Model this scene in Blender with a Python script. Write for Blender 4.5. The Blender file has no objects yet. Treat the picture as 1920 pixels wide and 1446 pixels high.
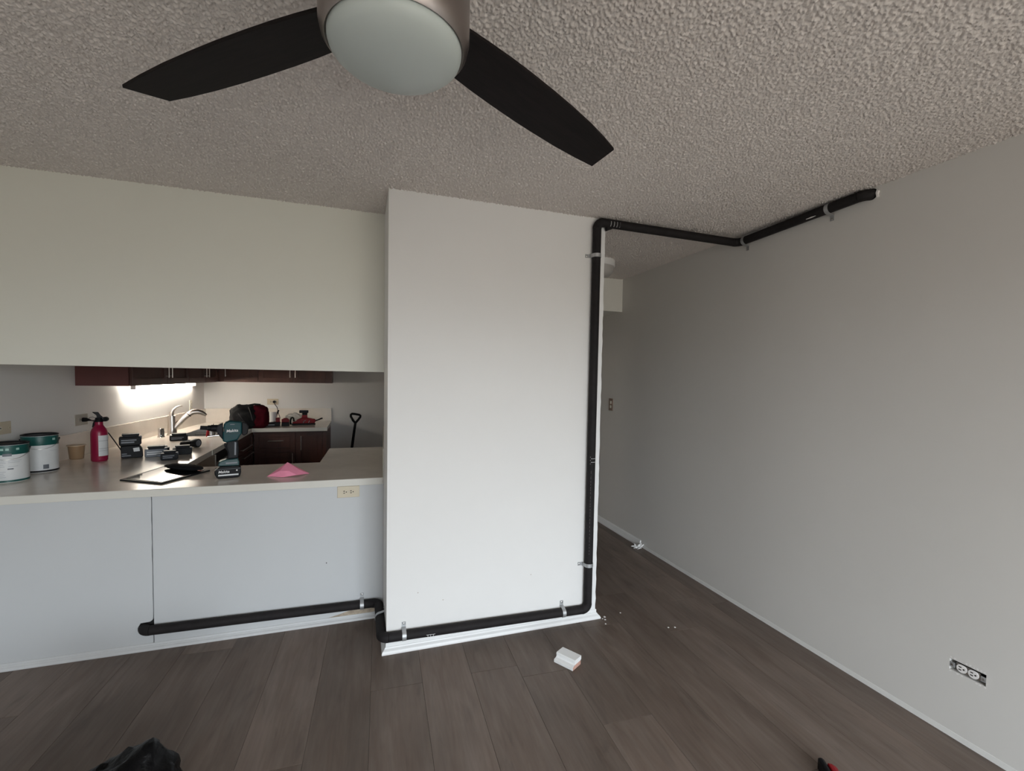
import bpy, bmesh, math, random
from mathutils import Vector, Matrix, noise
random.seed(7)
S = bpy.context.scene
C = S.collection
PI = math.pi

# ------------------------------------------------------------------ camera
YAW, PITCH, ROLL, FPX, EYE = .3279, -.0445, .0182, 854.72, 1.5132
cd = bpy.data.cameras.new('camera')
cam = bpy.data.objects.new('camera', cd); C.objects.link(cam)
fw = Vector((math.sin(YAW)*math.cos(PITCH), math.cos(YAW)*math.cos(PITCH), math.sin(PITCH)))
rt = Vector((math.cos(YAW), -math.sin(YAW), 0)); up = rt.cross(fw)
r2 = rt*math.cos(ROLL)+up*math.sin(ROLL); u2 = -rt*math.sin(ROLL)+up*math.cos(ROLL)
M4 = Matrix.Identity(4)
for i in range(3):
    M4[i][0] = r2[i]; M4[i][1] = u2[i]; M4[i][2] = -fw[i]
M4[2][3] = EYE
cam.matrix_world = M4
cd.sensor_width = 36; cd.sensor_fit = 'HORIZONTAL'; cd.lens = FPX*36/1920
cd.shift_x = -7.61/1920; cd.shift_y = 24.56/1920; cd.clip_start = .02
S.camera = cam

# ------------------------------------------------------------------ world, daylight through the window, exposure
W = bpy.data.worlds.new('sky'); S.world = W; W.use_nodes = True
nt = W.node_tree; nt.nodes.clear()
tc = nt.nodes.new('ShaderNodeTexCoord'); sep = nt.nodes.new('ShaderNodeSeparateXYZ')
rp = nt.nodes.new('ShaderNodeValToRGB'); bg = nt.nodes.new('ShaderNodeBackground'); wo = nt.nodes.new('ShaderNodeOutputWorld')
mp = nt.nodes.new('ShaderNodeMapRange'); mp.inputs[1].default_value = -1; mp.inputs[2].default_value = 1
nt.links.new(tc.outputs['Generated'], sep.inputs[0]); nt.links.new(sep.outputs[2], mp.inputs[0])
nt.links.new(mp.outputs[0], rp.inputs[0]); nt.links.new(rp.outputs[0], bg.inputs[0]); nt.links.new(bg.outputs[0], wo.inputs[0])
e = rp.color_ramp.elements
e[0].position = .475; e[0].color = (.25, .235, .21, 1)          # ground and buildings below the horizon
e[1].position = .525; e[1].color = (.87, .94, 1.0, 1)            # overcast sky
k = rp.color_ramp.elements.new(1.0); k.color = (.80, .90, 1.0, 1)
SKY = 16.2
bg.inputs[1].default_value = SKY
WIN = (-.35, 2.25, .06, 2.08)                                    # the glass doors behind the camera: x0, x1, z0, z1
RY = -2.2
ld = bpy.data.lights.new('window_portal', 'AREA'); ld.shape = 'RECTANGLE'
ld.size = WIN[1]-WIN[0]; ld.size_y = WIN[3]-WIN[2]; ld.cycles.is_portal = True
lo = bpy.data.objects.new('window_portal', ld); C.objects.link(lo)
lo.location = ((WIN[0]+WIN[1])/2, RY-.02, (WIN[2]+WIN[3])/2); lo.rotation_euler = (PI/2, 0, 0)
TUBE_LIGHT = 60.0
vs = S.view_settings
vs.view_transform = 'Standard'; vs.look = 'None'; vs.gamma = 1.0; vs.use_curve_mapping = False
vs.exposure = 0.0
S.cycles.max_bounces = 10; S.cycles.diffuse_bounces = 6; S.cycles.glossy_bounces = 4
S.cycles.transparent_max_bounces = 12
S.cycles.sample_clamp_indirect = 6.0

# ------------------------------------------------------------------ helpers
def pm(name, col, rough=.5, metal=0.0, var=0.0, vscale=6.0, bump=0.0, bscale=60.0, bdist=.002, trans=0.0, spec=.5,
       emit=None, strength=0.0, stretch=None, alpha=1.0, sss=0.0):
    m = bpy.data.materials.new(name); m.use_nodes = True
    n = m.node_tree; b = n.nodes['Principled BSDF']
    b.inputs['Base Color'].default_value = (*col, 1)
    b.inputs['Roughness'].default_value = rough; b.inputs['Metallic'].default_value = metal
    b.inputs['Specular IOR Level'].default_value = spec
    b.inputs['Transmission Weight'].default_value = trans
    b.inputs['Alpha'].default_value = alpha
    if emit:
        b.inputs['Emission Color'].default_value = (*emit, 1); b.inputs['Emission Strength'].default_value = strength
    t = n.nodes.new('ShaderNodeTexCoord'); vec = t.outputs['Object']
    if stretch:
        mpn = n.nodes.new('ShaderNodeMapping'); mpn.inputs['Scale'].default_value = stretch
        n.links.new(vec, mpn.inputs[0]); vec = mpn.outputs[0]
    if var > 0:
        z = n.nodes.new('ShaderNodeTexNoise'); z.inputs['Scale'].default_value = vscale; z.inputs['Detail'].default_value = 6
        z.inputs['Roughness'].default_value = .65
        n.links.new(vec, z.inputs['Vector'])
        r = n.nodes.new('ShaderNodeMapRange')
        r.inputs[1].default_value = .3; r.inputs[2].default_value = .7
        r.inputs[3].default_value = 1-var; r.inputs[4].default_value = 1+var
        n.links.new(z.outputs[0], r.inputs[0])
        x = n.nodes.new('ShaderNodeMix'); x.data_type = 'RGBA'; x.blend_type = 'MULTIPLY'
        x.inputs['Factor'].default_value = 1; x.inputs['A'].default_value = (*col, 1)
        n.links.new(r.outputs[0], x.inputs['B']); n.links.new(x.outputs['Result'], b.inputs['Base Color'])
    if bump > 0:
        z = n.nodes.new('ShaderNodeTexNoise'); z.inputs['Scale'].default_value = bscale; z.inputs['Detail'].default_value = 3
        n.links.new(vec, z.inputs['Vector'])
        u = n.nodes.new('ShaderNodeBump'); u.inputs['Strength'].default_value = bump; u.inputs['Distance'].default_value = bdist
        n.links.new(z.outputs[0], u.inputs['Height']); n.links.new(u.outputs[0], b.inputs['Normal'])
    return m

def glass_mat(name, tint=(1, 1, 1), gl=.06):
    m = bpy.data.materials.new(name); m.use_nodes = True; n = m.node_tree; n.nodes.clear()
    o = n.nodes.new('ShaderNodeOutputMaterial'); mx = n.nodes.new('ShaderNodeMixShader')
    a = n.nodes.new('ShaderNodeBsdfTransparent'); g = n.nodes.new('ShaderNodeBsdfGlossy')
    a.inputs[0].default_value = (*tint, 1); g.inputs['Roughness'].default_value = .03; mx.inputs[0].default_value = gl
    n.links.new(a.outputs[0], mx.inputs[1]); n.links.new(g.outputs[0], mx.inputs[2]); n.links.new(mx.outputs[0], o.inputs[0])
    return m

class MB:
    def __init__(s): s.b = bmesh.new()
    def face(s, vs):
        try: return s.b.faces.new(vs)
        except ValueError: return None
    def box(s, x0, x1, y0, y1, z0, z1):
        v = [s.b.verts.new((x, y, z)) for z in (z0, z1) for y in (y0, y1) for x in (x0, x1)]
        for q in ((0, 2, 3, 1), (4, 5, 7, 6), (0, 1, 5, 4), (2, 6, 7, 3), (0, 4, 6, 2), (1, 3, 7, 5)): s.face([v[i] for i in q])
        return s
    def prism(s, pts, a0, a1, axis='z'):
        f = {'z': lambda p, a: (p[0], p[1], a), 'y': lambda p, a: (p[0], a, p[1]), 'x': lambda p, a: (a, p[0], p[1])}[axis]
        A = [s.b.verts.new(f(p, a0)) for p in pts]; B = [s.b.verts.new(f(p, a1)) for p in pts]; n = len(pts)
        s.face(A[::-1]); s.face(B)
        for i in range(n): s.face([A[i], A[(i+1) % n], B[(i+1) % n], B[i]])
        return s
    def lathe(s, prof, n=32, c=(0, 0), a0=0.0, a1=2*PI):
        full = abs(a1-a0-2*PI) < 1e-6; m = n if full else n+1; rings = []
        for r, z in prof:
            if r < 1e-6 and full: rings.append([s.b.verts.new((c[0], c[1], z))]*n)
            else: rings.append([s.b.verts.new((c[0]+r*math.cos(a0+(a1-a0)*i/n), c[1]+r*math.sin(a0+(a1-a0)*i/n), z)) for i in range(m)])
        for P, Q in zip(rings, rings[1:]):
            for i in range(n):
                j = (i+1) % n if full else i+1
                q = []
                for v in (P[i], P[j], Q[j], Q[i]):
                    if v not in q: q.append(v)
                if len(q) > 2: s.face(q)
        return s
    def tube(s, pts, r, n=14, cap=True, flat=1.0):
        P = [Vector(p) for p in pts]; R = r if isinstance(r, (list, tuple)) else [r]*len(P)
        rings = []; nrm = None
        for i, p in enumerate(P):
            t = ((P[min(i+1, len(P)-1)]-p).normalized()+(p-P[max(i-1, 0)]).normalized()) if 0 < i < len(P)-1 else (P[min(i+1, len(P)-1)]-P[max(i-1, 0)])
            t.normalize()
            if nrm is None:
                nrm = t.cross(Vector((0, 0, 1)))
                if nrm.length < 1e-3: nrm = t.cross(Vector((0, 1, 0)))
            nrm = (nrm-t*nrm.dot(t)).normalized(); bn = t.cross(nrm)
            rings.append([s.b.verts.new(p+R[i]*(math.cos(2*PI*k/n)*nrm+flat*math.sin(2*PI*k/n)*bn)) for k in range(n)])
        for A, B in zip(rings, rings[1:]):
            for k in range(n): s.face([A[k], A[(k+1) % n], B[(k+1) % n], B[k]])
        if cap: s.face(rings[0][::-1]); s.face(rings[-1])
        return s
    def blob(s, c, rad, sub=3, pw=1.0, amp=0.0, sc=8.0, seed=0, zmin=None):
        o = bmesh.ops.create_icosphere(s.b, subdivisions=sub, radius=1.0)
        for v in o['verts']:
            d = v.co.normalized()
            q = Vector([math.copysign(abs(x)**pw, x) for x in d])
            p = Vector((q.x*rad[0], q.y*rad[1], q.z*rad[2]))
            k = noise.noise(d*sc+Vector((seed*3.1, seed*1.7, seed)))*amp+noise.noise(d*sc*2.7+Vector((seed, 0, 9)))*amp*.5
            p = p+d*k+Vector(c)
            if zmin is not None and p.z < zmin: p.z = zmin
            v.co = p
        return s
    def build(s, name, mat, parent=None, smooth=False, bevel=0.0, seg=2, label=None, kind=None, mw=None):
        bmesh.ops.recalc_face_normals(s.b, faces=s.b.faces[:])
        me = bpy.data.meshes.new(name); s.b.to_mesh(me); s.b.free()
        me.materials.append(mat)
        if smooth:
            for p in me.polygons: p.use_smooth = True
        o = bpy.data.objects.new(name, me); C.objects.link(o)
        if smooth and smooth != 'all':
            md = o.modifiers.new('es', 'EDGE_SPLIT'); md.split_angle = math.radians(40)
        if bevel:
            md = o.modifiers.new('bv', 'BEVEL'); md.width = bevel; md.segments = seg; md.limit_method = 'ANGLE'; md.angle_limit = math.radians(35)
        if parent: o.parent = parent
        if label: o['label'] = label
        if kind: o['kind'] = kind
        return o

def tag(o, label, cat, group=None):
    o['label'] = label; o['category'] = cat
    if group: o['group'] = group
    return o
def thing(name, label, cat, loc=(0, 0, 0), rz=0.0, group=None):
    o = bpy.data.objects.new(name, None); C.objects.link(o); o.empty_display_size = .05
    o.location = loc; o.rotation_euler = (0, 0, rz)
    return tag(o, label, cat, group)
def words(txt, size, mat, parent, loc, rot, name='lettering', ext=.0004):
    cu = bpy.data.curves.new(name, 'FONT'); cu.body = txt; cu.size = size; cu.extrude = ext
    cu.align_x = 'CENTER'; cu.align_y = 'CENTER'; cu.offset = size*.018; cu.shear = .18
    cu.materials.append(mat)
    o = bpy.data.objects.new(name, cu); C.objects.link(o)
    me = bpy.data.meshes.new_from_object(o.evaluated_get(bpy.context.evaluated_depsgraph_get()))
    bpy.data.objects.remove(o)
    o = bpy.data.objects.new(name, me); C.objects.link(o); o.parent = parent; o.location = loc; o.rotation_euler = rot; o['kind'] = 'stuff'
    return o
def fillet(P, r, n=8):
    P = [Vector(p) for p in P]; straights = []; elbows = []; a = P[0]
    for i in range(1, len(P)-1):
        u = (P[i-1]-P[i]).normalized(); v = (P[i+1]-P[i]).normalized()
        A = P[i]+u*r; B = P[i]+v*r
        straights.append((a, A)); arc = []
        cth = P[i]+(u+v)*r
        for k in range(n+1):
            t = k/n*PI/2
            arc.append(cth-v*r*math.cos(t)-u*r*math.sin(t))
        elbows.append(arc); a = B
    straights.append((a, P[-1]))
    return straights, elbows

# ------------------------------------------------------------------ materials
M_wall = pm('wall_paint', (.785, .78, .765), .55, bump=.15, bscale=220, bdist=.001, var=.015, vscale=1.5)
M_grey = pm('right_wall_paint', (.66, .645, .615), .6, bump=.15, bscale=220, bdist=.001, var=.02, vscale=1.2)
M_head = pm('header_paint', (.765, .765, .69), .5, bump=.12, bscale=200, bdist=.001, var=.015, vscale=1.2)
M_panel = pm('panel_paint', (.56, .575, .585), .45, var=.012, vscale=1.4)
M_trim = pm('trim_paint', (.82, .825, .82), .4, var=.03, vscale=9)
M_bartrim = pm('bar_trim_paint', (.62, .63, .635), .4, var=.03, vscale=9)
M_halo = pm('halo_strip', (.76, .755, .73), .7, var=.04, vscale=12)
M_dark = pm('cavity_dark', (.012, .012, .012), .9)
M_foam = pm('black_foam', (.016, .014, .0145), .7, spec=.22, var=.25, vscale=14, bump=.25, bscale=300, bdist=.001)
M_zinc = pm('zinc_strap', (.46, .47, .48), .5, metal=.7, var=.1, vscale=30)
M_white = pm('white_print', (.75, .75, .75), .6)
M_almond = pm('almond_plastic', (.62, .55, .42), .4)
M_ivory = pm('ivory_plastic', (.74, .71, .62), .35)
M_slot = pm('slot_dark', (.03, .025, .02), .6)
M_counter = pm('laminate', (.86, .80, .72), .2, var=.08, vscale=4, spec=1.0)
M_apron = pm('laminate_edge', (.66, .645, .59), .35, var=.03, vscale=5)
M_cherry = pm('cherry_wood', (.066, .025, .018), .38, var=.35, vscale=5, stretch=(1, 1, .12), spec=.4)
M_cherrys = pm('cherry_side', (.115, .040, .036), .42, var=.12, vscale=4, stretch=(1, 1, .2), spec=.4)
M_nickel = pm('brushed_nickel', (.62, .58, .54), .3, metal=1.0, var=.05, vscale=3, stretch=(1, 1, 20))
M_chrome = pm('chrome', (.75, .75, .76), .14, metal=1.0)
M_blade = pm('blade_wood', (.0085, .0060, .0060), .65, spec=.18, var=.5, vscale=9, stretch=(1.2, 14, 14), bump=.1, bscale=40, bdist=.0006)
M_bedge = pm('blade_edge', (.05, .045, .042), .5)
M_lens = pm('frosted_lens', (.475, .525, .505), .42, spec=.4)
M_teal = pm('teal_plastic', (.003, .048, .056), .45, spec=.25, var=.06, vscale=20)
M_blk = pm('black_plastic', (.006, .006, .0075), .5, var=.2, vscale=30, spec=.18)
M_blk2 = pm('charcoal_plastic', (.013, .014, .017), .5, var=.15, vscale=30, spec=.18)
M_gry = pm('grey_plastic', (.14, .155, .18), .4, var=.1, vscale=30)
M_red = pm('red_enamel', (.27, .005, .042), .32, var=.04, vscale=10)
M_redp = pm('red_plastic', (.22, .005, .010), .45, spec=.2, var=.1, vscale=20)
M_redd = pm('dark_red_fabric', (.055, .003, .008), .9, spec=.1, var=.3, vscale=14, bump=.4, bscale=90)
M_bfab = pm('black_fabric', (.008, .008, .009), .85, spec=.15, var=.4, vscale=14, bump=.4, bscale=90)
M_label = pm('paper_label', (.72, .74, .75), .55, var=.03, vscale=20)
M_green = pm('green_band', (.004, .085, .075), .4, var=.15, vscale=25)
M_ink = pm('label_ink', (.13, .15, .18), .6)
M_pink = pm('pink_paper', (1.0, .34, .50), .7, var=.03, vscale=12)
M_tan = pm('tan_plastic', (.45, .30, .17), .35, alpha=.55)
M_paper = pm('white_paper', (.80, .78, .76), .75)
M_steel = pm('stainless', (.50, .49, .47), .28, metal=1.0, var=.1, vscale=20)
M_black_gl = pm('gloss_black', (.008, .008, .009), .07, spec=.6)
M_bagpl = pm('bin_bag_plastic', (.003, .003, .0035), .38, bump=.6, bscale=24, bdist=.012, spec=.15)
M_clear = pm('cloudy_plastic_film', (.75, .75, .74), .25, alpha=.35)
M_wood = pm('raw_end_grain', (.52, .30, .24), .8, var=.15, vscale=80)
M_tanpan = pm('tan_laminate', (.26, .20, .155), .45, var=.12, vscale=6)
M_torn = pm('torn_drywall_paper', (.42, .35, .27), .9, var=.35, vscale=22)
M_door_gray = pm('dishwasher_grey', (.24, .22, .21), .35, metal=.3)

def plank_mat():
    m = bpy.data.materials.new('vinyl_plank'); m.use_nodes = True; n = m.node_tree; b = n.nodes['Principled BSDF']
    b.inputs['Roughness'].default_value = .5; b.inputs['Specular IOR Level'].default_value = .3
    t = n.nodes.new('ShaderNodeTexCoord'); oi = n.nodes.new('ShaderNodeObjectInfo')
    mul = n.nodes.new('ShaderNodeMath'); mul.operation = 'MULTIPLY'; mul.inputs[1].default_value = 40
    n.links.new(oi.outputs['Random'], mul.inputs[0])
    add = n.nodes.new('ShaderNodeVectorMath'); n.links.new(t.outputs['Object'], add.inputs[0]); n.links.new(mul.outputs[0], add.inputs[1])
    def ns(scale, vec, det=5, dist=0.0):
        mp = n.nodes.new('ShaderNodeMapping'); mp.inputs['Scale'].default_value = vec; n.links.new(add.outputs[0], mp.inputs[0])
        z = n.nodes.new('ShaderNodeTexNoise'); z.inputs['Scale'].default_value = scale; z.inputs['Detail'].default_value = det
        z.inputs['Distortion'].default_value = dist; n.links.new(mp.outputs[0], z.inputs['Vector']); return z
    g1 = ns(3.0, (7, .8, 1), 6, .8); g2 = ns(10, (9, .55, 1), 8, .2); g3 = ns(2.2, (2, .9, 1), 3)
    r1 = n.nodes.new('ShaderNodeValToRGB'); q = r1.color_ramp.elements
    q[0].position = .28; q[0].color = (.146, .108, .086, 1); q[1].position = .72; q[1].color = (.188, .150, .126, 1)
    n.links.new(g1.outputs[0], r1.inputs[0])
    def mr(src, a, b_, lo, hi):
        r = n.nodes.new('ShaderNodeMapRange'); r.inputs[1].default_value = a; r.inputs[2].default_value = b_; r.inputs[3].default_value = lo; r.inputs[4].default_value = hi
        n.links.new(src, r.inputs[0]); return r.outputs[0]
    cur = r1.outputs[0]
    g4 = ns(1.6, (5, 1.1, 1), 4, 2.5)
    for f in (mr(g4.outputs[0], .58, .75, 1.0, .80), mr(g2.outputs[0], .35, .65, .93, 1.05), mr(g3.outputs[0], .3, .7, .84, 1.14), mr(oi.outputs['Random'], 0, 1, .84, 1.16)):
        x = n.nodes.new('ShaderNodeMix'); x.data_type = 'RGBA'; x.blend_type = 'MULTIPLY'; x.inputs['Factor'].default_value = 1
        n.links.new(cur, x.inputs['A']); n.links.new(f, x.inputs['B']); cur = x.outputs['Result']
    n.links.new(cur, b.inputs['Base Color'])
    u = n.nodes.new('ShaderNodeBump'); u.inputs['Strength'].default_value = .25; u.inputs['Distance'].default_value = .001
    n.links.new(g2.outputs[0], u.inputs['Height']); n.links.new(u.outputs[0], b.inputs['Normal'])
    return m
M_plank = plank_mat()

def popcorn_mat():
    m = bpy.data.materials.new('popcorn_texture'); m.use_nodes = True; n = m.node_tree; b = n.nodes['Principled BSDF']
    b.inputs['Base Color'].default_value = (.78, .735, .70, 1); b.inputs['Roughness'].default_value = .9; b.inputs['Specular IOR Level'].default_value = .1
    t = n.nodes.new('ShaderNodeTexCoord')
    z = n.nodes.new('ShaderNodeTexNoise'); z.inputs['Scale'].default_value = 75; z.inputs['Detail'].default_value = 3; z.inputs['Roughness'].default_value = .55
    v = n.nodes.new('ShaderNodeTexVoronoi'); v.inputs['Scale'].default_value = 85; v.inputs['Randomness'].default_value = 1
    n.links.new(t.outputs['Object'], z.inputs['Vector']); n.links.new(t.outputs['Object'], v.inputs['Vector'])
    a = n.nodes.new('ShaderNodeMath'); a.operation = 'MULTIPLY_ADD'; a.inputs[1].default_value = -.5
    n.links.new(v.outputs['Distance'], a.inputs[0]); n.links.new(z.outputs[0], a.inputs[2])
    u = n.nodes.new('ShaderNodeBump'); u.inputs['Strength'].default_value = 1.0; u.inputs['Distance'].default_value = .012
    n.links.new(a.outputs[0], u.inputs['Height']); n.links.new(u.outputs[0], b.inputs['Normal'])
    return m
M_pop = popcorn_mat()

# ------------------------------------------------------------------ the setting
XR, XL, H = 2.417, -2.02, 2.5
XC0, XC1, YC, YB = .1337, 1.4177, 2.52, 2.93        # column left/right faces, column front, bar and header front
st = 'structure'
ceil = MB().box(XL-.1, XR+.1, RY-.1, 6.8, H, H+.12).build('ceiling', M_pop, kind=st)
import numpy as np
def popcorn(x0, x1, y0, y1, step):                    # sprayed grains as real relief, hanging up to 6 mm
    nx, ny = int((x1-x0)/step)+1, int((y1-y0)/step)+1
    rng = np.random.default_rng(5); w = rng.standard_normal((ny, nx))
    fy, fx = np.meshgrid(np.fft.fftfreq(ny, step), np.fft.rfftfreq(nx, step), indexing='ij'); f = np.hypot(fx, fy)
    h = np.fft.irfft2(np.fft.rfft2(w)*(np.exp(-(f/100)**2)*(1-np.exp(-(f/62)**2))), s=(ny, nx)); h /= h.std()
    h = np.clip(h+.35, -.25, 1.9); h = (h-h.min())/(h.max()-h.min())*POP+.0006
    X, Y = np.meshgrid(np.linspace(x0, x1, nx), np.linspace(y0, y1, ny)); Z = 2.5-h
    me = bpy.data.meshes.new('popcorn_texture'); n = nx*ny; me.vertices.add(n)
    me.vertices.foreach_set('co', np.stack([X, Y, Z], -1).astype(np.float32).ravel())
    i = (np.arange(ny-1)[:, None]*nx+np.arange(nx-1)[None]).ravel(); q = np.stack([i, i+nx, i+nx+1, i+1], -1).astype(np.int32)
    m = len(q); me.loops.add(m*4); me.polygons.add(m)
    me.loops.foreach_set('vertex_index', q.ravel()); me.polygons.foreach_set('loop_start', np.arange(0, m*4, 4, dtype=np.int32))
    me.polygons.foreach_set('use_smooth', np.ones(m, dtype=bool))
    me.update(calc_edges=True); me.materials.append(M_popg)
    o = bpy.data.objects.new('popcorn_texture', me); C.objects.link(o); o.parent = ceil; o['kind'] = 'stuff'
    return o
POP = .0085
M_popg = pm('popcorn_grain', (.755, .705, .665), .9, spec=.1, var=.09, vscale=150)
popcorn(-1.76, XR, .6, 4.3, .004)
floor = MB().box(XL-.1, XR+.1, RY-.1, 6.8, -.12, -.006).build('floor', M_dark, kind=st)

def clip(poly, a, b, c):                              # keep a*x+b*y<=c
    out = []
    for i in range(len(poly)):
        p, q = poly[i], poly[(i+1) % len(poly)]
        dp, dq = a*p[0]+b*p[1]-c, a*q[0]+b*q[1]-c
        if dp <= 0: out.append(p)
        if dp*dq < 0:
            t = dp/(dp-dq); out.append((p[0]+t*(q[0]-p[0]), p[1]+t*(q[1]-p[1])))
    return out
PW, PL, ANG = .2455, 1.52, -.039
ca, sa = math.cos(ANG), math.sin(ANG)
def plank_mesh(poly):
    b = MB(); n = len(poly); cx = sum(p[0] for p in poly)/n; cy = sum(p[1] for p in poly)/n
    L = [b.b.verts.new((x, y, -.006)) for x, y in poly]
    U = [b.b.verts.new((x, y, -.0010)) for x, y in poly]
    T = [b.b.verts.new((x-math.copysign(min(.0014, abs(x-cx)*.5), x-cx), y-math.copysign(min(.0014, abs(y-cy)*.5), y-cy), 0)) for x, y in poly]
    for A, B in ((L, U), (U, T)):
        for i in range(n): b.face([A[i], A[(i+1) % n], B[(i+1) % n], B[i]])
    b.face(T)
    bmesh.ops.recalc_face_normals(b.b, faces=b.b.faces[:])
    me = bpy.data.meshes.new('plank'); b.b.to_mesh(me); b.b.free(); me.materials.append(M_plank); return me
g = .0004
full = [(g, g), (PW-g, g), (PW-g, PL-g), (g, PL-g)]
full_me = plank_mesh(full)
pr = random.Random(3)
for i in range(-12, 14):
    off = pr.random()*PL
    if i == 2: off = (2.167-.02) % PL                 # the butt joint that shows in front of the column
    for j in range(-4, 7):
        u0, v0 = .208+PW*i-.003, off+PL*j-.01
        wx, wy = u0*ca-v0*sa, u0*sa+v0*ca
        W4 = [(wx+x*ca-y*sa, wy+x*sa+y*ca) for x, y in full]
        cl = W4
        for h in ((1, 0, XR-.001), (-1, 0, -(XL+.001)), (0, 1, 6.69), (0, -1, -(RY+.001))):
            if cl: cl = clip(cl, *h)
        if len(cl) < 3: continue
        ar = abs(sum(cl[q][0]*cl[(q+1) % len(cl)][1]-cl[(q+1) % len(cl)][0]*cl[q][1] for q in range(len(cl))))/2
        if ar < .004: continue
        if len(cl) == 4 and all(abs(p[0]-q[0])+abs(p[1]-q[1]) < 1e-6 for p, q in zip(cl, W4)): me = full_me
        else:
            me = plank_mesh([((x-wx)*ca+(y-wy)*sa, -(x-wx)*sa+(y-wy)*ca) for x, y in cl])
        o = bpy.data.objects.new('plank', me); C.objects.link(o); o.parent = floor
        o.location = (wx, wy, 0); o.rotation_euler = (0, 0, ANG)

# right wall, with the open outlet box and the pipe hole cut through its face
def wall_x(name, mat, x0, x1, y0, y1, z0, z1, holes):
    ys = sorted({y0, y1, *[h[0] for h in holes], *[h[1] for h in holes]}); zs = sorted({z0, z1, *[h[2] for h in holes], *[h[3] for h in holes]})
    b = MB(); V = {}
    def v(x, y, z):
        k = (x, y, z)
        if k not in V: V[k] = b.b.verts.new(k)
        return V[k]
    inh = lambda i, j: i < 0 or j < 0 or i >= len(ys)-1 or j >= len(zs)-1 or any(h[0] <= ys[i] and ys[i+1] <= h[1] and h[2] <= zs[j] and zs[j+1] <= h[3] for h in holes)
    for i in range(len(ys)-1):
        for j in range(len(zs)-1):
            if inh(i, j): continue
            a, c, d, f = ys[i], ys[i+1], zs[j], zs[j+1]
            for x in (x0, x1): b.face([v(x, a, d), v(x, c, d), v(x, c, f), v(x, a, f)])
            for (di, dj, e) in ((-1, 0, (a, a, d, f)), (1, 0, (c, c, d, f)), (0, -1, (a, c, d, d)), (0, 1, (a, c, f, f))):
                if inh(i+di, j+dj):
                    if di: b.face([v(x0, e[0], d), v(x0, e[0], f), v(x1, e[0], f), v(x1, e[0], d)])
                    else: b.face([v(x0, a, e[2]), v(x0, c, e[2]), v(x1, c, e[2]), v(x1, a, e[2])])
    return b.build(name, mat, kind=st)
OB = (1.0875, 1.2095, .2905, .3385)
wall_right = wall_x('wall_right', M_grey, XR, XR+.1, RY-.1, 6.8, 0, H, [OB, (1.618, 1.655, 2.445, 2.483)])
MB().box(XR+.04, XR+.05, 1.59, 1.69, 2.42, 2.5).build('pipe_hole', M_dark, wall_right)
b = MB(); b.prism([(1.598, 2.470), (1.606, 2.478), (1.611, 2.462), (1.606, 2.440), (1.598, 2.442), (1.602, 2.455)], XR-.010, XR+.002, 'x')
b.build('chipped_plaster_edge', M_paper, wall_right, label='white chip of plaster at the pipe hole')
MB().box(XR-.0015, XR, RY, 3.49, 0, .026).build('trim_halo', M_halo, kind=st)  # bright halo along the wall foot, painted in as a paler strip
MB().prism([(2.4035, 0), (2.4035, .0)] and [(XR, 0), (2.397, 0), (2.397, .010), (2.403, .028), (2.406, .05), (2.409, .058), (XR, .060)], 3.5, 6.69, 'y').build('baseboard_right', M_trim, kind=st)
MB().box(XL-.1, XL, RY-.1, 2.95, 0, H).build('wall_left', M_wall, kind=st)
MB().prism([(-2.016, 2.93), (-1.874, 6.72), (-1.99, 6.72), (-2.12, 2.93)], 0, H).build('wall_kitchen_left', M_wall, kind=st)
MB().box(-2.1, XR+.1, 6.7, 6.8, 0, H).build('wall_back', M_wall, kind=st)
b = MB()                                              # rear wall with the glass doors' opening
x0, x1, z0, z1 = WIN
b.box(XL-.1, x0, RY-.1, RY, 0, H).box(x1, XR+.1, RY-.1, RY, 0, H).box(x0, x1, RY-.1, RY, 0, z0).box(x0, x1, RY-.1, RY, z1, H)
b.build('wall_rear', M_wall, kind=st)
b = MB(); t = .05
b.box(x0, x0+t, RY-.09, RY-.03, z0, z1).box(x1-t, x1, RY-.09, RY-.03, z0, z1).box(x0, x1, RY-.09, RY-.03, z0, z0+t).box(x0, x1, RY-.09, RY-.03, z1-t, z1)
xm = (x0+x1)/2; b.box(xm-.04, xm+.04, RY-.09, RY-.03, z0, z1)
win = b.build('window_1', M_trim, kind=st)
for a, c in ((x0+t, xm-.04), (xm+.04, x1-t)):
    MB().box(a, c, RY-.064, RY-.058, z0+t, z1-t).build('pane', glass_mat('window_glass'), win)
MB().box(XL, XC0, YB, YB+.11, 1.5363, H).build('wall_header', M_head, kind=st)
bar = MB().box(XL, .133, YB+.013, YB+.11, 0, .845).build('wall_bar', M_dark, kind=st)
def jig(lo, hi, n, amp, seed):
    rr = random.Random(seed); return [lo+(hi-lo)*i/n for i in range(n+1)], [rr.uniform(-amp, amp) for _ in range(n+1)]
zz, jj = jig(.165, .845, 16, .0012, 1)
left = [(XL+.001, 0), (-1.0715, 0), (-1.0715, .082), (-1.085, .085), (-1.12, .09), (-1.141, .108), (-1.141, .126), (-1.128, .150), (-1.085, .153), (-1.075, .160)]+[(-1.0710+j, z) for z, j in zip(zz, jj)]+[(XL+.001, .845)]
MB().prism(left, YB, YB+.0128, 'y').build('panel', M_panel, bar)
MB().box(-1.0665, .133, YB, YB+.0128, 0, .845).build('panel', M_panel, bar)
rr = random.Random(5)
tp = [(-.185, .0345), (-.14, .034), (-.08, .034), (0, .034), (.06, .034), (.088, .036), (.09, .062), (.06, .060), (.045, .068), (.01, .071), (-.02, .064), (-.05, .066), (-.085, .057), (-.12, .047), (-.16, .039)]
MB().prism(tp, YB-.0012, YB+.001, 'y').build('torn_patch', M_torn, bar, label='brown torn drywall paper above the baseboard')
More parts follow.
